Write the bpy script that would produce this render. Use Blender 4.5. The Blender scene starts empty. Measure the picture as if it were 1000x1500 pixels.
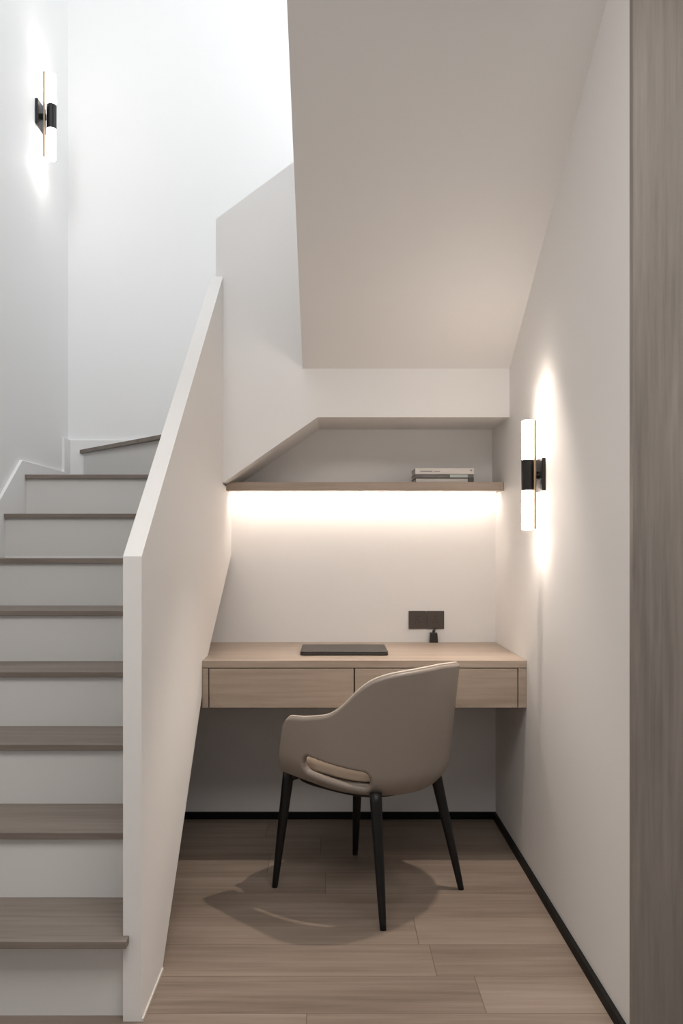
import bpy, bmesh, math, random
from mathutils import Vector
random.seed(4)
C = bpy.context.scene.collection
F = 1250.0; H = 1.15

# ------------------------------------------------------------------ materials
def mat(name, col, rough=.5, metal=0, bump=0, bscale=60, emit=None, estr=0, var=0, coat=0, spec=.5):
    m = bpy.data.materials.new(name); m.use_nodes = True
    nt = m.node_tree; n = nt.nodes; b = n['Principled BSDF']
    b.inputs['Base Color'].default_value = (*col, 1)
    b.inputs['Roughness'].default_value = rough; b.inputs['Metallic'].default_value = metal
    b.inputs['Coat Weight'].default_value = coat
    b.inputs['Specular IOR Level'].default_value = spec
    tc = n.new('ShaderNodeTexCoord')
    nz = n.new('ShaderNodeTexNoise'); nz.inputs['Scale'].default_value = bscale; nz.inputs['Detail'].default_value = 4
    nt.links.new(tc.outputs['Object'], nz.inputs['Vector'])
    if var:
        r = n.new('ShaderNodeMapRange'); r.inputs['To Min'].default_value = 1-var; r.inputs['To Max'].default_value = 1+var
        mx = n.new('ShaderNodeVectorMath'); mx.operation = 'SCALE'; mx.inputs[0].default_value = col
        n2 = n.new('ShaderNodeTexNoise'); n2.inputs['Scale'].default_value = 3.0
        nt.links.new(tc.outputs['Object'], n2.inputs['Vector'])
        nt.links.new(n2.outputs['Fac'], r.inputs['Value']); nt.links.new(r.outputs[0], mx.inputs['Scale'])
        nt.links.new(mx.outputs[0], b.inputs['Base Color'])
    if bump:
        bp = n.new('ShaderNodeBump'); bp.inputs['Strength'].default_value = bump; bp.inputs['Distance'].default_value = .002
        nt.links.new(nz.outputs['Fac'], bp.inputs['Height']); nt.links.new(bp.outputs[0], b.inputs['Normal'])
    if emit:
        b.inputs['Emission Color'].default_value = (*emit, 1); b.inputs['Emission Strength'].default_value = estr
    return m

def wood(name, c1, c2, axis=0, fine=90, rough=.5, planks=None):
    m = bpy.data.materials.new(name); m.use_nodes = True
    nt = m.node_tree; n = nt.nodes; L = nt.links; b = n['Principled BSDF']
    b.inputs['Roughness'].default_value = rough; b.inputs['Specular IOR Level'].default_value = .35
    tc = n.new('ShaderNodeTexCoord')
    vec = tc.outputs['Object']
    def mth(op, a, bb=None, c=None):
        x = n.new('ShaderNodeMath'); x.operation = op
        for i, v in enumerate((a, bb, c)):
            if v is None: continue
            if isinstance(v, (int, float)): x.inputs[i].default_value = v
            else: L.new(v, x.inputs[i])
        return x.outputs[0]
    tint = gap = None
    if planks:
        w, ln = planks
        sp = n.new('ShaderNodeSeparateXYZ'); L.new(vec, sp.inputs[0])
        yy = mth('DIVIDE', mth('SUBTRACT', sp.outputs[1], .114), w); row = mth('FLOOR', yy); fy = mth('FRACT', yy)
        wn = n.new('ShaderNodeTexWhiteNoise'); wn.noise_dimensions = '1D'; L.new(row, wn.inputs['W'])
        xx = mth('ADD', mth('DIVIDE', sp.outputs[0], ln), mth('MULTIPLY', wn.outputs[0], 7.3))
        colm = mth('FLOOR', xx); fx = mth('FRACT', xx)
        cb = n.new('ShaderNodeCombineXYZ'); L.new(row, cb.inputs[0]); L.new(colm, cb.inputs[1])
        w2 = n.new('ShaderNodeTexWhiteNoise'); w2.noise_dimensions = '2D'; L.new(cb.outputs[0], w2.inputs['Vector'])
        tint = w2.outputs[0]
        gy = mth('MINIMUM', fy, mth('SUBTRACT', 1, fy)); gx = mth('MINIMUM', fx, mth('SUBTRACT', 1, fx))
        g1 = mth('GREATER_THAN', mth('MULTIPLY', gy, w), .0011); g2 = mth('GREATER_THAN', mth('MULTIPLY', gx, ln), .0013)
        gap = mth('MULTIPLY', g1, g2)
        ad = n.new('ShaderNodeVectorMath'); ad.operation = 'ADD'; L.new(vec, ad.inputs[0])
        c3 = n.new('ShaderNodeCombineXYZ'); L.new(mth('MULTIPLY', tint, 37.0), c3.inputs[0]); L.new(mth('MULTIPLY', tint, 11.0), c3.inputs[2])
        L.new(c3.outputs[0], ad.inputs[1]); vec = ad.outputs[0]
    mp = n.new('ShaderNodeMapping'); s = [1, 1, 1]; s[axis] = .045; mp.inputs['Scale'].default_value = s
    L.new(vec, mp.inputs['Vector'])
    a = n.new('ShaderNodeTexNoise'); a.inputs['Scale'].default_value = fine; a.inputs['Detail'].default_value = 5; a.inputs['Roughness'].default_value = .6
    L.new(mp.outputs[0], a.inputs['Vector'])
    mp2 = n.new('ShaderNodeMapping'); s2 = [1, 1, 1]; s2[axis] = .12; mp2.inputs['Scale'].default_value = s2
    L.new(vec, mp2.inputs['Vector'])
    c = n.new('ShaderNodeTexNoise'); c.inputs['Scale'].default_value = fine*.13; c.inputs['Detail'].default_value = 3; c.inputs['Distortion'].default_value = .6
    L.new(mp2.outputs[0], c.inputs['Vector'])
    f = mth('ADD', mth('MULTIPLY', a.outputs['Fac'], .55), mth('MULTIPLY', c.outputs['Fac'], .55))
    if tint is not None: f = mth('ADD', f, mth('MULTIPLY', mth('SUBTRACT', tint, .5), .16))
    rp = n.new('ShaderNodeValToRGB'); rp.color_ramp.elements[0].position = .32; rp.color_ramp.elements[1].position = .78
    rp.color_ramp.elements[0].color = (*c1, 1); rp.color_ramp.elements[1].color = (*c2, 1)
    L.new(f, rp.inputs[0]); out = rp.outputs[0]
    if gap is not None:
        mx = n.new('ShaderNodeMix'); mx.data_type = 'RGBA'
        L.new(gap, mx.inputs['Factor']); mx.inputs[6].default_value = (c1[0]*.85, c1[1]*.83, c1[2]*.8, 1); L.new(out, mx.inputs[7]); out = mx.outputs[2]
    L.new(out, b.inputs['Base Color'])
    bp = n.new('ShaderNodeBump'); bp.inputs['Strength'].default_value = .12; bp.inputs['Distance'].default_value = .001
    L.new(f, bp.inputs['Height']); L.new(bp.outputs[0], b.inputs['Normal'])
    return m

M = {}
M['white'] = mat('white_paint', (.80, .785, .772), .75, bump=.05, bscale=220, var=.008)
M['white_stair'] = mat('white_paint_lit', (.86, .862, .86), .7, bump=.05, bscale=220, var=.008)  # wall white raised so its colour makes up for missing stairwell light
M['riser'] = mat('riser_paint', (.74, .735, .72), .5, bump=.03, bscale=150)
M['floor'] = wood('oak_plank_floor', (.160, .120, .093), (.325, .262, .215), 0, 55, .42, planks=(.18, 1.5))
M['tread'] = wood('oak_tread', (.15, .122, .103), (.30, .255, .22), 0, 75, .5)
M['desk'] = wood('oak_veneer', (.26, .20, .155), (.45, .37, .305), 0, 70, .45)
M['panel'] = wood('vertical_grain_veneer', (.17, .15, .132), (.33, .29, .26), 2, 85, .5)
M['gapdark'] = mat('gap_shade', (.03, .025, .02), .8)  # shade inside the desk gap, given as a near-black colour
M['black'] = mat('black_metal', (.012, .011, .011), .38, metal=.3, bump=.02, bscale=90)
M['bboard'] = mat('black_baseboard', (.003, .003, .003), .55, bump=.02, spec=.2)
M['leg'] = mat('black_lacquer', (.006, .006, .0065), .42, bump=.03, bscale=200, spec=.35)
M['leather'] = mat('taupe_leather', (.24, .203, .174), .42, bump=.12, bscale=420, var=.02)
M['cushion'] = mat('taupe_leather_lit', (.55, .45, .36), .45, bump=.12, bscale=420, var=.02)  # same leather as the shell, with the LED light on it painted in
M['pipe'] = mat('piping_leather_lit', (.62, .54, .47), .4, bump=.05, bscale=300)  # pale tone carries the light caught by the top seam
M['gold'] = mat('brushed_brass', (.36, .26, .18), .5, metal=.2, bump=.03, bscale=300)
M['tube'] = mat('opal_diffuser', (.9, .9, .88), .3, emit=(1, .87, .75), estr=14)
M['tube_cool'] = mat('opal_diffuser_daylit', (.9, .9, .88), .3, emit=(1, .95, .90), estr=7)
M['cap'] = mat('lamp_end_glow', (.9, .9, .88), .3, emit=(1, .87, .75), estr=210)
M['cap_cool'] = mat('lamp_end_glow_pale', (.9, .9, .88), .3, emit=(1, .95, .90), estr=110)
M['led'] = mat('led_diffuser', (.9, .9, .88), .3, emit=(1, .86, .74), estr=31)
M['laptop'] = mat('dark_grey_aluminium', (.055, .048, .043), .4, metal=.6, bump=.02, bscale=300)
M['laptop_logo'] = mat('polished_dark_metal', (.03, .027, .025), .2, metal=.6)
M['outlet'] = mat('dark_bronze_plastic', (.075, .06, .05), .4, bump=.02, bscale=200)
M['socket'] = mat('socket_black', (.012, .01, .009), .5)
M['plug'] = mat('plug_plastic', (.02, .016, .012), .4, bump=.02)
M['paper'] = mat('white_paper', (.62, .59, .55), .7, bump=.3, bscale=500)
M['cover_w'] = mat('white_cover', (.66, .62, .58), .5, bump=.02)
M['cover_d'] = mat('dark_cover', (.06, .053, .05), .5, bump=.02)
M['cover_m'] = mat('grey_cover', (.13, .12, .115), .5, bump=.02)
M['ink'] = mat('grey_ink', (.22, .2, .19), .6)
M['band'] = mat('pale_green_label', (.50, .55, .52), .6, bump=.02)

# ------------------------------------------------------------------ helpers
def obj(name, bm, m, parent=None, smooth=False, bevel=0, seg=2):
    me = bpy.data.meshes.new(name); bmesh.ops.recalc_face_normals(bm, faces=bm.faces)
    bm.to_mesh(me); bm.free()
    o = bpy.data.objects.new(name, me); C.objects.link(o)
    me.materials.append(M[m] if isinstance(m, str) else m)
    if parent: o.parent = parent
    if smooth:
        for p in me.polygons: p.use_smooth = True
    if bevel:
        md = o.modifiers.new('bevel', 'BEVEL'); md.width = bevel; md.segments = seg; md.limit_method = 'ANGLE'
    return o
def box(bm, x0, x1, y0, y1, z0, z1):
    vs = [bm.verts.new((x, y, z)) for x in (x0, x1) for y in (y0, y1) for z in (z0, z1)]
    for f in ((0,1,3,2),(4,6,7,5),(0,4,5,1),(2,3,7,6),(0,2,6,4),(1,5,7,3)):
        bm.faces.new([vs[i] for i in f])
    return bm
def B(*a): return box(bmesh.new(), *a)
def prism(bm, pts, axis, a, b):
    """pts: 2D outline; axis = extrusion axis (0: pts are y,z; 1: x,z; 2: x,y)"""
    def P(p, t):
        return ((t, p[0], p[1]), (p[0], t, p[1]), (p[0], p[1], t))[axis]
    v0 = [bm.verts.new(P(p, a)) for p in pts]; v1 = [bm.verts.new(P(p, b)) for p in pts]
    bm.faces.new(v0); bm.faces.new(v1[::-1])
    for i in range(len(pts)):
        j = (i+1) % len(pts); bm.faces.new((v0[i], v1[i], v1[j], v0[j]))
    return bm
def tube(bm, pts, rad, n=16, cap=True):
    pts = [Vector(p) for p in pts]; rings = []
    if not isinstance(rad, (list, tuple)): rad = [rad]*len(pts)
    ref = Vector((0, 0, 1)) if abs((pts[-1]-pts[0]).normalized().z) < .9 else Vector((1, 0, 0))
    for i, p in enumerate(pts):
        t = (pts[min(i+1, len(pts)-1)]-pts[max(i-1, 0)]).normalized()
        a = t.cross(ref).normalized(); b = t.cross(a)
        rings.append([bm.verts.new(p+(a*math.cos(2*math.pi*k/n)+b*math.sin(2*math.pi*k/n))*rad[i]) for k in range(n)])
    for r0, r1 in zip(rings, rings[1:]):
        for k in range(n): bm.faces.new((r0[k], r0[(k+1) % n], r1[(k+1) % n], r1[k]))
    if cap: bm.faces.new(rings[0][::-1]); bm.faces.new(rings[-1])
    return bm
def st(o): o['kind'] = 'structure'; return o
def thing(name, label, cat, loc=(0, 0, 0), rz=0, group=None):
    o = bpy.data.objects.new(name, None); C.objects.link(o); o.location = loc; o.rotation_euler = (0, 0, rz)
    o.empty_display_size = .1
    o['label'] = label; o['category'] = cat
    if group: o['group'] = group
    return o
def tag(o, label, cat, group=None):
    o['label'] = label; o['category'] = cat
    if group: o['group'] = group
    return o
def sm(x): x = max(0, min(1, x)); return x*x*(3-2*x)

XR = .69; XL = -1.34; DB = 3.585; DBK = 3.305; DN = 3.66; DS = 4.35; XP = -.457; TH = .045

# ------------------------------------------------------------------ room shell
st(obj('floor', B(-1.5, 3.2, -3.2, 4.5, -.12, 0), 'floor'))
st(obj('wall_left', B(XL-.12, XL, -3.2, 4.5, 0, 7.6), 'white_stair'))
st(obj('wall_stairwell', B(XL, .9, DS, DS+.12, 0, 7.6), 'white_stair'))
st(obj('wall_right', B(XR, XR+.12, 1.975, DS, 0, 7.6), 'white'))
# back wall of the desk recess (runs on behind the panel, under the stairs)
bm = bmesh.new(); prism(bm, [(-1.3245, 0), (XR, 0), (XR, 1.366), (-.46, 1.366), (-.46, 1.105), (-1.3245, 1.105)], 1, DB, DB+.07)
st(obj('wall_back', bm, 'white'))
bm = bmesh.new()   # back of the shelf niche and the solid mass carrying the second flight
prism(bm, [(-.44, 1.366), (XR, 1.366), (XR, 2.9), (-.1, 2.3), (-.44, 2.05)], 1, DN, DN+.08)
st(obj('wall_niche', bm, 'white'))
# the wall above the niche: its opening is a trapezoid, its top climbs to the right
bm = bmesh.new()
prism(bm, [(-.447, 1.393), (-.415, 1.393), (-.053, 1.644), (XR, 1.644), (XR, 3.25), (-.447, 2.411)], 1, DBK, DBK+.1)
prism(bm, [(-.447, 1.393), (-.415, 1.393), (-.053, 1.644), (XR, 1.644), (XR, 2.2), (-.447, 2.1)], 1, DBK+.1, DN)
st(obj('wall_upper', bm, 'white'))
# sloping underside of the third flight with its side parapet
bm = bmesh.new(); sl = .582
def zs(y): return 1.832+sl*(DBK-y)
prism(bm, [(DBK, zs(DBK)), (DBK, zs(DBK)+.3), (1.3, zs(1.3)+.3), (1.3, zs(1.3))], 0, -.111, XR)
prism(bm, [(DBK, zs(DBK)+.3), (DBK, zs(DBK)+.75), (1.3, zs(1.3)+.75), (1.3, zs(1.3)+.3)], 0, -.111, -.03)
st(obj('ceiling_slope', bm, 'white'))
st(obj('ceiling', B(XL, 3.2, -3.2, 1.62, 2.82, 2.94), 'white'))
st(obj('ceiling_stairwell', B(XL, .9, -1.5, 4.5, 7.6, 7.7), 'white_stair'))
# black recessed baseboards
st(obj('baseboard_back', B(XL+.1, XR-.012, DB-.012, DB, 0, .029), 'bboard'))
st(obj('baseboard_right', B(XR-.012, XR, 1.975, DB, 0, .029), 'bboard'))

wp = thing('wood_wall_panel', 'tall grey-brown wood panel with vertical grain at the right edge beside the white wall', 'panel', (1.3, 1.953, 0))
obj('facing', B(XR-1.3, .8, 0, .022, 0, 3.4), 'panel', wp)

# ------------------------------------------------------------------ staircase
def wx(y, z): return .038*max(0, min(1, (y-2.058)/1.247))*max(0, min(1, (z-.741)/.37))
def zk(k): return .03+.178*k
def dk(k): return 1.788+.238*k
stair = thing('staircase', 'white staircase with grey-brown wooden treads climbing at the left behind a solid side panel', 'staircase', (-.9, 2.0, 0))
ox, oy = -.9, 2.0
def SB(x0, x1, y0, y1, z0, z1): return B(x0-ox, x1-ox, y0-oy, y1-oy, z0, z1)
XS = -1.325
for k in range(1, 9):
    y0, y1, z = dk(k), dk(k+1)+.02, zk(k)
    xr = -.482+wx(y0, z)
    if k == 8: y1 = DS-.016
    bm = bmesh.new()
    if k == 1:
        prism(bm, [(XS-ox, y0-oy), (-.487-ox, y0-oy), (-.487-ox, 2.0575-oy), (-.5025-ox, 2.0575-oy), (-.5025-ox, y1-oy), (XS-ox, y1-oy)], 2, z-.018, z)
    else:
        box(bm, XS-ox, xr-ox, y0-oy, y1-oy, z-.018, z)
    obj('tread', bm, 'tread', stair, bevel=.0015)
    zlo = 0 if k == 1 else zk(k-1)
    yr = 2.085 if k == 1 else y0+.016
    obj('riser', SB(XS, (-.5025 if k == 1 else xr), yr, yr+.015, zlo, z-.018), 'riser', stair)
# winder step in the corner
z9 = zk(9); A = (-1.277, DS-.016); Bp = (-.743, 3.73); Cp = (-.46, 3.70)
bm = bmesh.new(); prism(bm, [(p[0]-ox, p[1]-oy) for p in (A, Bp, Cp, (-.46, DS-.016))], 2, z9-.018, z9)
obj('tread', bm, 'tread', stair)
bm = bmesh.new(); prism(bm, [(p[0]-ox, p[1]-oy) for p in ((A[0]+.02, A[1]), (Bp[0]+.015, Bp[1]+.02), (-.46, 3.72), (-.46, 3.735), (Bp[0]+.022, Bp[1]+.035), (A[0]+.035, A[1]))], 2, zk(8), z9-.018)
obj('riser', bm, 'riser', stair)
bm = bmesh.new(); z10 = zk(10)
prism(bm, [(p[0]-ox, p[1]-oy) for p in ((-.62, DS-.016), (-.46, 3.76), (-.447, 3.76), (-.447, DS-.016))], 2, z9, z10)
obj('riser', bm, 'riser', stair)
# side panel (solid balustrade) as a gently warped slab
def up(y): return 1.122+.8557*(y-2.058)
def lo(y): return 0 if y <= 2.307 else (y-2.307)*.8685
bm = bmesh.new()
ys = [2.058+i*(2.307-2.058)/6 for i in range(7)]+[2.307+i*(3.3045-2.307)/26 for i in range(1, 27)]
ys2 = [3.3045+i*(DB-.001-3.3045)/6 for i in range(7)]
def slab(ys, upf):
    nz = 30; g = {}
    for s, off in ((0, 0), (1, -TH)):
        for i, y in enumerate(ys):
            for j in range(nz+1):
                z = lo(y)+(upf(y)-lo(y))*j/nz
                g[s, i, j] = bm.verts.new((XP+off+wx(y, z)-ox, y-oy, z))
    for i in range(len(ys)-1):
        for j in range(nz):
            for s in (0, 1): bm.faces.new([g[s, i, j], g[s, i+1, j], g[s, i+1, j+1], g[s, i, j+1]])
        for j in (0, nz): bm.faces.new([g[0, i, j], g[0, i+1, j], g[1, i+1, j], g[1, i, j]])
    for i in (0, len(ys)-1):
        for j in range(nz): bm.faces.new([g[0, i, j], g[0, i, j+1], g[1, i, j+1], g[1, i, j]])
slab(ys, up); slab(ys2, lambda y: 1.384)
obj('side_panel', bm, 'white', stair)
obj('base_trim', SB(XP, XP+.004, 2.058, 2.307, 0, .007), 'cover_w', stair)
# underside of the flight
bm = bmesh.new(); prism(bm, [(2.15-oy, .0), (2.307-oy, .0), (DB-.001-oy, 1.11), (DB-.001-oy, 1.2), (2.27-oy, .06), (2.15-oy, .06)], 0, XS-ox, XP-TH-ox-.001)
obj('underside', bm, 'white', stair)
# skirting boards along both walls of the stair
bm = bmesh.new(); prism(bm, [(2.03-oy, 0), (2.03-oy, .30), (3.664-oy, 1.513), (4.24-oy, 1.513), (4.24-oy, 1.682), (DS-.001-oy, 1.682), (DS-.001-oy, 0)], 0, XL-ox+.0005, XS-ox)
obj('skirting_board', bm, 'white_stair', stair, bevel=.0015)
obj('skirting_board', SB(XS, -.45, DS-.015, DS-.0005, 1.2, 1.682), 'white_stair', stair, bevel=.0015)

# ------------------------------------------------------------------ floating desk
DF = 3.015; ZT = .741; ZB = .574
desk = thing('floating_desk', 'light oak wall-mounted desk with two drawers filling the recess under the stairs', 'desk', (.115, DF, ZB))
dx, dy, dz = .115, DF, ZB
xl, xr = XP+.0015, XR-.001
bm = bmesh.new()
prism(bm, [(xl-dx, 0), (xr-dx, 0), (xr-dx, DB-.001-dy), (-.75-dx, DB-.001-dy), (-.75-dx, 3.165-dy), (xl-dx, 3.165-dy)], 2, ZT-.026-dz, ZT-dz)
obj('worktop', bm, 'desk', desk, bevel=.0012)
def DBx(x0, x1, y0, y1, z0, z1): return B(x0-dx, x1-dx, y0-dy, y1-dy, z0-dz, z1-dz)
def dX(px): return (px-485)*DF/F
obj('side_stile', DBx(xl, dX(305), DF, DF+.02, ZB, ZT-.0285), 'desk', desk, bevel=.001)
obj('side_stile', DBx(dX(759), xr, DF, DF+.02, ZB, ZT-.0285), 'desk', desk, bevel=.001)
for a, b in ((306.5, 517.8), (519.6, 757.6)):
    dr = obj('drawer', DBx(dX(a), dX(b), DF, DF+.02, ZB, ZT-.0295), 'desk', desk, bevel=.001)
    bm = bmesh.new(); x0, x1 = dX(a)+.01, dX(b)-.01
    box(bm, x0-dx, x0+.012-dx, .021, .45, .015, .12); box(bm, x1-.012-dx, x1-dx, .021, .45, .015, .12)
    box(bm, x0+.012-dx, x1-.012-dx, .021, .45, .010, .018); box(bm, x0+.012-dx, x1-.012-dx, .44, .45, .018, .12)
    obj('drawer_box', bm, 'desk', dr)
bm = bmesh.new()
box(bm, xl-dx, xr-dx, .0205, DB-.001-dy, .001, .008)
obj('bottom_panel', bm, 'desk', desk)
obj('gap_shade_strip', DBx(xl, xr, DF+.006, DF+.0195, ZT-.0285, ZT-.026), 'gapdark', desk)  # dark strip painting the shade in the gap below the worktop

# ------------------------------------------------------------------ shelf + LED
SY0 = 3.41; SZ1 = 1.401; SZ0 = 1.3665
bm = bmesh.new(); prism(bm, [(-.4255, SY0), (XR-.001, SY0), (XR-.001, DN-.001), (-.4255, DN-.001)], 2, SZ0, SZ1)
shelf = tag(obj('wall_shelf', bm, 'desk', bevel=.001), 'long thick wooden shelf across the niche above the desk, lit from beneath', 'shelf')
ls = thing('light_strip', 'thin warm glowing light strip under the back edge of the wooden shelf', 'light', (.13, DB-.055, SZ0-.0062))
obj('diffuser', B(-.545, .548, -.007, .007, 0, .004), 'led', ls)
bm = box(bmesh.new(), -.55, .553, -.009, .009, .0042, .006)
obj('housing', bm, 'cover_w', ls)

# ------------------------------------------------------------------ books
def book(x0, x1, y0, y1, z0, t, cover, label, spine=None, right_spine=None, group='books stacked on the shelf'):
    r = thing('book', label, 'book', ((x0+x1)/2, y0, z0), 0, group)
    w = (x1-x0)/2; d = y1-y0; c = .0016
    bm = bmesh.new(); box(bm, -w, w, 0, d, 0, c); box(bm, -w, w, 0, d, t-c, t)
    if spine: box(bm, -w, w, 0, .0025, c, t-c)
    if right_spine: box(bm, w-.002, w, 0, d, c, t-c)
    obj('cover', bm, cover, r, bevel=.0005)
    obj('pages', B(-w+.003, w-.004, .004 if not spine else .0027, d-.003, c, t-c), 'paper', r)
    return r, w, d, t
bx0, bx1, by = .339, .574, 3.44
z = SZ1
r, w, d, t = book(bx0, bx1, by, by+.17, z, .018, 'cover_d', 'white-paged book with a dark cover, bottom of the stack on the shelf', right_spine=True)
obj('spine_wrap', B(w-.024, w+.0005, -.001, .0, 0, t), 'cover_d', r)
z += .0185
r, w, d, t = book(bx0, bx1, by+.001, by+.172, z, .0145, 'cover_m', 'dark grey book with a pale label, middle of the stack on the shelf', spine=True)
obj('spine_label', B(-w+.14, -w+.211, -.0007, 0, .002, t-.001), 'band', r)
bm = bmesh.new(); box(bm, -w+.03, -w+.075, -.0007, 0, .005, .009); box(bm, -w+.085, -w+.12, -.0007, 0, .005, .008)
obj('spine_print', bm, 'ink', r)
z += .015
r, w, d, t = book(bx0-.001, bx1+.001, by-.002, by+.17, z, .024, 'cover_w', 'thick white book, topmost of the stack on the shelf', spine=True)
bm = bmesh.new(); box(bm, -w+.02, -w+.07, -.0007, 0, .010, .0135); box(bm, -w+.075, -w+.10, -.0007, 0, .010, .0125)
obj('spine_print', bm, 'ink', r)
obj('emblem', tube(bmesh.new(), [(w-.012, -.0006, .015), (w-.012, 0, .015)], .0035, 12), 'ink', r)

# ------------------------------------------------------------------ laptop
lp = thing('laptop', 'closed dark grey laptop lying on the oak desk', 'laptop', (.048, 3.262, ZT))
def rrect(hw, hd, r, n=6):
    p = []
    for cx, cy, a0 in ((hw-r, hd-r, 0), (-hw+r, hd-r, 90), (-hw+r, -hd+r, 180), (hw-r, -hd+r, 270)):
        for i in range(n+1):
            a = math.radians(a0+90*i/n); p.append((cx+r*math.cos(a), cy+r*math.sin(a)))
    return p
bm = bmesh.new(); prism(bm, rrect(.162, .117, .012), 2, .0015, .0095); obj('base', bm, 'laptop', lp, bevel=.001)
bm = bmesh.new(); prism(bm, rrect(.162, .117, .012), 2, .0102, .0155); obj('lid', bm, 'laptop', lp, bevel=.0015)
bm = bmesh.new(); tube(bm, [(-.11, .1165, .0095), (.11, .1165, .0095)], .003, 10); obj('hinge', bm, 'laptop', lp)
for sx in (-1, 1):
    for sy in (-1, 1):
        obj('rubber_foot', tube(bmesh.new(), [(sx*.13, sy*.09, 0), (sx*.13, sy*.09, .0016)], .007, 12), 'socket', lp)

# ------------------------------------------------------------------ outlets and plug
def slotbox(bm, x, z, w, h, ang=0):
    pts = []
    for a, b in ((-w, -h), (w, -h), (w, h), (-w, h)):
        c, s = math.cos(ang), math.sin(ang); pts.append((x+a*c-b*s, z+a*s+b*c))
    prism(bm, pts, 1, -.0092, -.0080)
for i, (xc, lab) in enumerate(((.3612, 'dark bronze square wall socket, left of the pair above the desk'),
                               (.4365, 'dark bronze square wall socket, right of the pair, directly above the black plug'))):
    o = thing('wall_socket', lab, 'socket', (xc, DB, .835), 0, 'wall sockets above the desk')
    obj('plate', B(-.0368, .0368, -.0081, 0, -.0375, .0375), 'outlet', o, bevel=.0015)
    bm = bmesh.new(); slotbox(bm, -.004, .016, .0035, .0012); slotbox(bm, .008, .016, .0035, .0012)
    slotbox(bm, 0, .002, .001, .004); slotbox(bm, -.008, -.010, .001, .004, .6); slotbox(bm, .008, -.010, .001, .004, -.6)
    obj('socket_hole', bm, 'socket', o)
pg = thing('power_plug', 'small black power adapter standing on the desk below the right wall socket', 'plug', (.428, DB-.016, ZT))
bm = bmesh.new(); prism(bm, [(-.0175, 0), (.0175, 0), (.0145, .042), (-.0145, .042)], 1, -.012, .012); obj('body', bm, 'plug', pg, bevel=.002)
bm = bmesh.new(); tube(bm, [(0, 0, .040), (.001, .001, .048), (.003, .004, .053), (.004, .0065, .062)], [.007, .006, .0045, .0035], 12); obj('cable', bm, 'plug', pg, smooth=True)

# ------------------------------------------------------------------ sconces
def sconce(loc, side, label, tubem, s=1.0, ax=.045, tr=.0205):
    """side=+1: mounted on the right wall (outwards = -X)"""
    o = thing('wall_sconce', label, 'lamp', loc, 0, 'tube wall sconces')
    q = -side
    def bx(x0, x1, y0, y1, z0, z1):
        x0, x1 = sorted((x0*q*s, x1*q*s)); return B(x0, x1, y0*s, y1*s, z0*s, z1*s)
    def tb(x, y, z0, z1, r, n=28):
        return tube(bmesh.new(), [(x*q*s, y*s, z0*s), (x*q*s, y*s, z1*s)], r*s, n)
    obj('mounting_plate', bx(0, .012, -.054, .046, -.053, .053), 'black', o, bevel=.003)
    obj('arm', bx(.0125, .028, -.006, .006, -.012, .012), 'black', o, bevel=.001)
    obj('sleeve', tb(ax, 0, -.050, .050, tr+.001), 'black', o, smooth=False, bevel=.001)
    for a, b in ((.0505, .178), (-.178, -.0505)):
        t = obj('diffuser_tube', tb(ax, 0, a, b, tr), tubem, o, bevel=.002)
        e = (b, b+.0012) if b > 0 else (a-.0012, a)
        obj('end_lens', tb(ax, 0, e[0], e[1], tr*.8), tubem.replace('tube', 'cap'), t)
    obj('rod', tb(.0275, -.025, -.176, .176, .004, 12), 'gold', o)
    bm = bmesh.new(); tube(bm, [(.0125*q*s, -.025*s, 0), (.0285*q*s, -.025*s, 0)], .0022*s, 10); obj('rod_bracket', bm, 'black', o)
    return o
sconce((XR, 2.8, 1.378), 1, 'glowing tube wall lamp with black sleeve, on the right wall beside the shelf', 'tube')
sconce((XL, 3.92, 3.115), -1, 'glowing tube wall lamp with black sleeve high on the left wall above the stairs', 'tube_cool', 1.1, .051, .0188)

# ------------------------------------------------------------------ chair
ch = thing('armchair', 'taupe leather armchair with curved back and black tapered legs at the desk', 'chair', (.1217, 2.857, 0), math.radians(47.15))
def Wz(z): q = (z-.40)/.37; return .238+.024*q
def Bz(z): q = (z-.40)/.37; return .245+.045*q
def plan(a, z, inset=0):
    """a: signed arc position, |a| = distance from the back centre; returns x,y"""
    W, Bb = Wz(z)-inset, Bz(z)-inset
    sgn = 1 if a >= 0 else -1; a = abs(a)
    if a <= QL:
        # table lookup by angle
        i = a/QL*(len(TAB)-1); k = min(int(i), len(TAB)-2); th = TAB[k]+(TAB[k+1]-TAB[k])*(i-k)
        e = 2/2.35
        x = W*abs(math.sin(th))**e; y = -Bb*abs(math.cos(th))**e
    else:
        x = W-.006*((a-QL)/.2)**2; y = a-QL
    return sgn*x, y
# arc-length table for quarter superellipse
def mk():
    e = 2/2.35; N = 800; P = []
    for i in range(N+1):
        th = math.pi/2*i/N
        P.append((.25*math.sin(th)**e, -.265*max(0, math.cos(th))**e, th))
    L = [0]
    for p, q in zip(P, P[1:]): L.append(L[-1]+math.hypot(q[0]-p[0], q[1]-p[1]))
    tot = L[-1]; T = []; j = 0
    for i in range(201):
        t = tot*i/200
        while j < N-1 and L[j+1] < t: j += 1
        f = (t-L[j])/max(1e-9, L[j+1]-L[j]); T.append(P[j][2]+(P[j+1][2]-P[j][2])*min(1, max(0, f)))
    return tot, T
QL, TAB = mk()
def interp(x, pts):
    if x <= pts[0][0]: return pts[0][1]
    for (a, b), (c, d) in zip(pts, pts[1:]):
        if x <= c: t = (x-a)/(c-a); return b+(d-b)*t
    return pts[-1][1]
def csp(x, pts):   # smooth by averaging
    return sum(interp(x+o, pts) for o in (-.03, -.02, -.01, 0, .01, .02, .03))/7
FRONT = .188
AM = QL+FRONT
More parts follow.
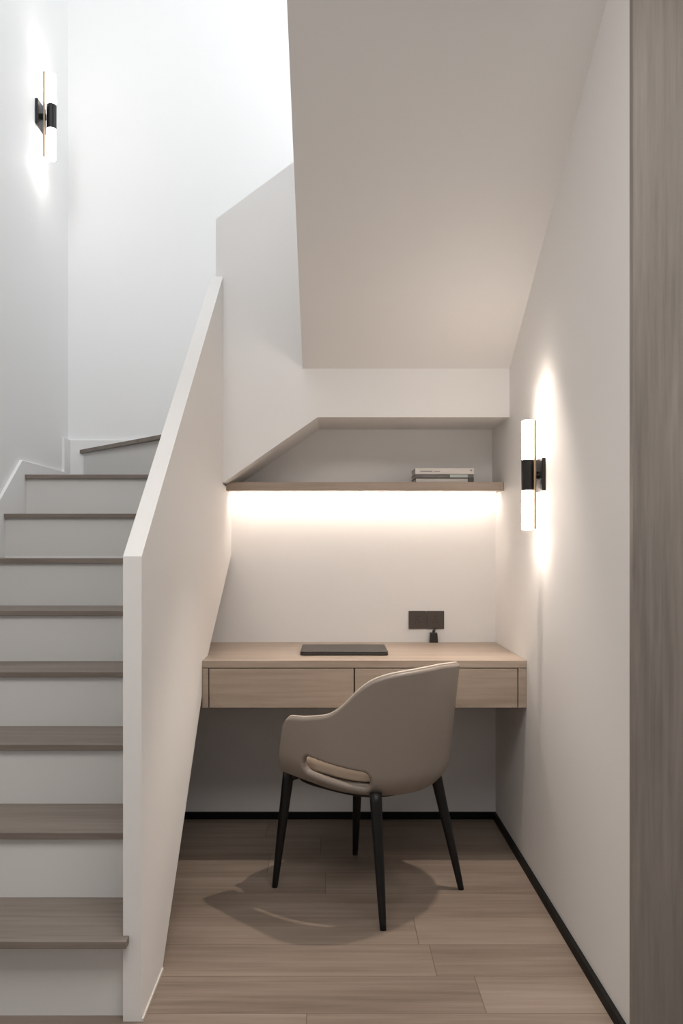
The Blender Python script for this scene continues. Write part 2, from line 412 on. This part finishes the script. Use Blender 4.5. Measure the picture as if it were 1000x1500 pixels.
TOP = [(0, .776), (.08, .772), (.15, .765), (.20, .755), (.25, .728), (.30, .668), (.34, .632), (.38, .618), (.46, .605), (.52, .600), (.60, .596)]
TOPR = [(0, .776), (.08, .772), (.15, .765), (.20, .752), (.24, .722), (.28, .655), (.32, .60), (.36, .562), (.60, .558)]
def ztop(a):
    z = csp(abs(a), TOP if a < 0 else TOPR)
    e = AM-abs(a); R = .05
    if e < R: z -= R*(1-math.sqrt(max(0, 1-(1-e/R)**2)))
    return z
def zbot(a):
    z = interp(abs(a), [(0, .372), (QL, .385), (AM, .405)])
    e = AM-abs(a); R = .02
    if e < R: z += R*(1-math.sqrt(max(0, 1-(1-e/R)**2)))
    return z
SA0, SA1 = QL-.195, QL+.058
def sdf(a, z):
    a = abs(a); cx = (SA0+SA1)/2; hl = (SA1-SA0)/2; tt = (a-cx)/hl
    zc = .443+.014*tt; r = .0255
    ddx = max(0, abs(a-cx)-(hl-r)); return math.hypot(ddx, z-zc)-r
NA, NZ = 300, 84
def aa(i): u = i/NA; return AM*(-1+2*(u+.0))
def P3(a, z):
    zb = zbot(a); ins = (.040-.022*max(0, min(1, (abs(a)-QL)/FRONT)))*(1-min(1, max(0, (z-zb)/.075)))**2.2
    x, y = plan(a, z, ins)
    if abs(a) > QL: y -= .045*max(0, (z-.42)/.17)*((abs(a)-QL)/FRONT)
    return Vector((x, y, z))
grid = {}; alist = []
for i in range(NA+1):
    u = -1+2*i/NA
    u = u+.10*math.sin(math.pi*u)/math.pi   # denser at the ends
    alist.append(AM*u)
def edge_u(j):  # cluster rows at both rims
    t = j/NZ; return t-.55*math.sin(2*math.pi*t)/(2*math.pi)
par = {}
for i, a in enumerate(alist):
    for j in range(NZ+1):
        zb, zt = zbot(a), ztop(a)
        par[i, j] = [a, zb+(zt-zb)*edge_u(j)]
dead = set()
for i in range(NA):
    for j in range(NZ):
        ca = sum(par[k][0] for k in ((i, j), (i+1, j), (i, j+1), (i+1, j+1)))/4
        cz = sum(par[k][1] for k in ((i, j), (i+1, j), (i, j+1), (i+1, j+1)))/4
        if sdf(ca, cz) < 0: dead.add((i, j))
hole = set()
for i in range(1, NA):
    for j in range(1, NZ):
        q = [(i-1, j-1), (i, j-1), (i-1, j), (i, j)]; nd = sum(x in dead for x in q)
        if 0 < nd < 4: hole.add((i, j))
for k in hole:
    for _ in range(6):
        a, z = par[k]; d = sdf(a, z); h = 1e-4
        gx = (sdf(a+h, z)-sdf(a-h, z))/(2*h); gz = (sdf(a, z+h)-sdf(a, z-h))/(2*h); g = gx*gx+gz*gz or 1
        par[k] = [a-d*gx/g, z-d*gz/g]
T2 = .0125; RR = .012
bm = bmesh.new(); outv, inv = {}, {}
for i in range(NA+1):
    for j in range(NZ+1):
        q = [(i-1, j-1), (i, j-1), (i-1, j), (i, j)]
        if all(x in dead or not (0 <= x[0] < NA and 0 <= x[1] < NZ) for x in q): continue
        a, z = par[i, j]
        rim = (i in (0, NA)) or (j in (0, NZ)) or ((i, j) in hole)
        e = 0 if rim else min(AM-abs(a), z-zbot(a), ztop(a)-z, sdf(a, z))
        hth = T2*math.sqrt(max(0, 1-(1-min(1, max(0, e)/RR))**2))
        p = P3(a, z); h = .002
        ta = (P3(min(AM, a+h), z)-P3(max(-AM, a-h), z)); tz = (P3(a, z+h)-P3(a, z-h))
        nn = tz.cross(ta).normalized()
        rad = Vector((p.x, p.y-.0, 0))
        if abs(a) > QL: rad = Vector((p.x, 0, 0))
        if nn.dot(rad) < 0: nn = -nn
        outv[i, j] = bm.verts.new(p+nn*hth)
        inv[i, j] = outv[i, j] if hth < 1e-6 else bm.verts.new(p-nn*hth)
for i in range(NA):
    for j in range(NZ):
        if (i, j) in dead: continue
        ks = [(i, j), (i+1, j), (i+1, j+1), (i, j+1)]
        for D in (outv, inv):
            vs = []
            for k in ks:
                if D[k] not in vs: vs.append(D[k])
            if len(vs) > 2:
                try: bm.faces.new(vs)
                except ValueError: pass
obj('back_shell', bm, 'leather', ch, smooth=True)
# piping along the top rim
pts = []
for i in range(0, NA+1, 2):
    a = alist[i]
    if AM-abs(a) < .004: continue
    p = P3(a, ztop(a)); pts.append(p+Vector((0, 0, .0005)))
obj('piping', tube(bmesh.new(), pts, .0036, 8), 'pipe', ch, smooth=True)
# seat cushion and seat base by lofting rings
def loft(rings, name, m, parent):
    bm = bmesh.new(); R = [[bm.verts.new(p) for p in r] for r in rings]
    for a, b in zip(R, R[1:]):
        for k in range(len(a)): bm.faces.new((a[k], a[(k+1) % len(a)], b[(k+1) % len(b)], b[k]))
    bm.faces.new(R[0][::-1]); bm.faces.new(R[-1])
    return obj(name, bm, m, parent, smooth=True)
def ringp(hx, y0, y1, z, ex=3.2, n=72, dome=0):
    cy = (y0+y1)/2; hy = (y1-y0)/2; out = []
    for k in range(n):
        t = 2*math.pi*k/n; c, s = math.cos(t), math.sin(t)
        e = 2/ex; out.append((hx*math.copysign(abs(c)**e, c), cy+hy*math.copysign(abs(s)**e, s), z))
    return out
rings = []
for t in range(0, 13):
    th = math.pi/2*t/12; rings.append(ringp(.212-.028*(1-math.sin(th)), -.215+.028*(1-math.sin(th)), .222-.028*(1-math.sin(th)), .415+.0*t+.02*(1-math.cos(th))))
for t in range(1, 15):
    th = math.pi/2*t/14; k = 1-math.cos(th)
    rings.append(ringp(.212-.05*k, -.215+.05*k, .222-.05*k, .435+.042*math.sin(th)))
for f in (.6, .3, .05): rings.append(ringp(.162*f, .0035-.1685*f, .0035+.1685*f, .477+.006*(1-f)))
loft(rings, 'seat', 'cushion', ch)
rings = []
for t in range(0, 9):
    th = math.pi/2*t/8; k = 1-math.sin(th)
    rings.append(ringp(.213-.035*k, -.216+.035*k, .216-.035*k, .386+.028*(1-math.cos(th)), 3.0))
rings.append(ringp(.205, -.208, .212, .4149, 3.0))
loft(rings, 'seat_base', 'leather', ch)
rings = [ringp(.19, -.196, .205, .368, 3), ringp(.197, -.203, .213, .371, 3), ringp(.199, -.206, .215, .3865, 3)]
loft(rings, 'seat_frame', 'leg', ch)
legs = [((-.205, -.235), (-.172, -.178)), ((.205, -.235), (.150, -.168)), ((-.205, .235), (-.178, .195)), ((.205, .235), (.158, .178))]
for (fx, fy), (tx, ty) in legs:
    P0 = Vector((fx, fy, 0)); P1 = Vector((tx, ty, .392)); pts = []; rad = []
    for i in range(15):
        t = i/14; pts.append(P0.lerp(P1, t)); rad.append(.0095+.0095*t**.8)
    # shoulder curving inwards under the frame
    inward = Vector((-tx, -ty, 0)).normalized()
    lg = obj('leg', tube(bmesh.new(), pts, rad, 20), 'leg', ch, smooth=True)
    P1 = Vector((tx, ty, .372))
    obj('bracket', tube(bmesh.new(), [P1+inward*.004, P1+inward*.02+Vector((0, 0, .003)), P1+inward*.05+Vector((0, 0, .004))], [.0165, .012, .006], 12), 'leg', lg, smooth=True)
# ------------------------------------------------------------------ lights
def area(name, loc, rot, sx, sy, power, col):
    l = bpy.data.lights.new(name, 'AREA'); l.shape = 'RECTANGLE'; l.size = sx; l.size_y = sy; l.energy = power; l.color = col
    o = bpy.data.objects.new(name, l); C.objects.link(o); o.location = loc; o.rotation_euler = rot; return o
area('stairwell_top_fill', (-.35, 2.3, 7.4), (0, 0, 0), 1.4, 2.0, 30, (.95, .98, 1.0))  # unseen area light added to brighten the stairwell from above
area('upstairs_fill', (-.55, -1.2, 4.9), (math.radians(82), 0, 0), 1.4, 2.4, 80, (.96, .98, 1.0))  # added fill giving the stair walls even light, no window built
area('landing_fill', (.62, 3.85, 3.75), (0, math.radians(90), 0), 1.4, .7, 9.5, (.95, .98, 1.0))  # unseen light added behind the upper wall to lift the stairwell walls
area('room_front_fill', (.6, -2.6, 1.9), (math.radians(84), 0, 0), 3.2, 1.6, 7, (.97, .98, 1.0))  # weak frontal fill added behind the camera, stands in for room light
area('room_overhead_fill', (.25, .6, 2.79), (0, 0, 0), 2.2, 1.2, 42, (1, .96, .91))  # overhead fill added for floor and risers, no fixture modelled
sl_ = bpy.data.lights.new('downlight', 'SPOT'); sl_.energy = 58; sl_.color = (1, .87, .76); sl_.spot_size = math.radians(68); sl_.spot_blend = .7; sl_.shadow_soft_size = .02
so_ = bpy.data.objects.new('downlight', sl_); C.objects.link(so_); so_.location = (.545, 2.76, 2.1)
so_.rotation_euler = (Vector((.15, 2.6, 0))-so_.location).to_track_quat('-Z', 'Y').to_euler()
w = bpy.data.worlds.new('world'); bpy.context.scene.world = w; w.use_nodes = True
w.node_tree.nodes['Background'].inputs[0].default_value = (.93, .96, 1, 1); w.node_tree.nodes['Background'].inputs[1].default_value = .11

# ------------------------------------------------------------------ camera
cam = bpy.data.cameras.new('camera'); co = bpy.data.objects.new('camera', cam); C.objects.link(co)
co.location = (0, 0, H); co.rotation_euler = (math.radians(90), 0, 0)
cam.sensor_fit = 'VERTICAL'; cam.sensor_height = 36; cam.lens = F*36/1500
cam.shift_x = 15/1500; cam.shift_y = 48/1500; cam.clip_start = .02
s = bpy.context.scene; s.camera = co
s.view_settings.view_transform = 'Standard'; s.view_settings.look = 'None'; s.view_settings.gamma = 1; s.view_settings.exposure = .2
s.view_settings.use_curve_mapping = False
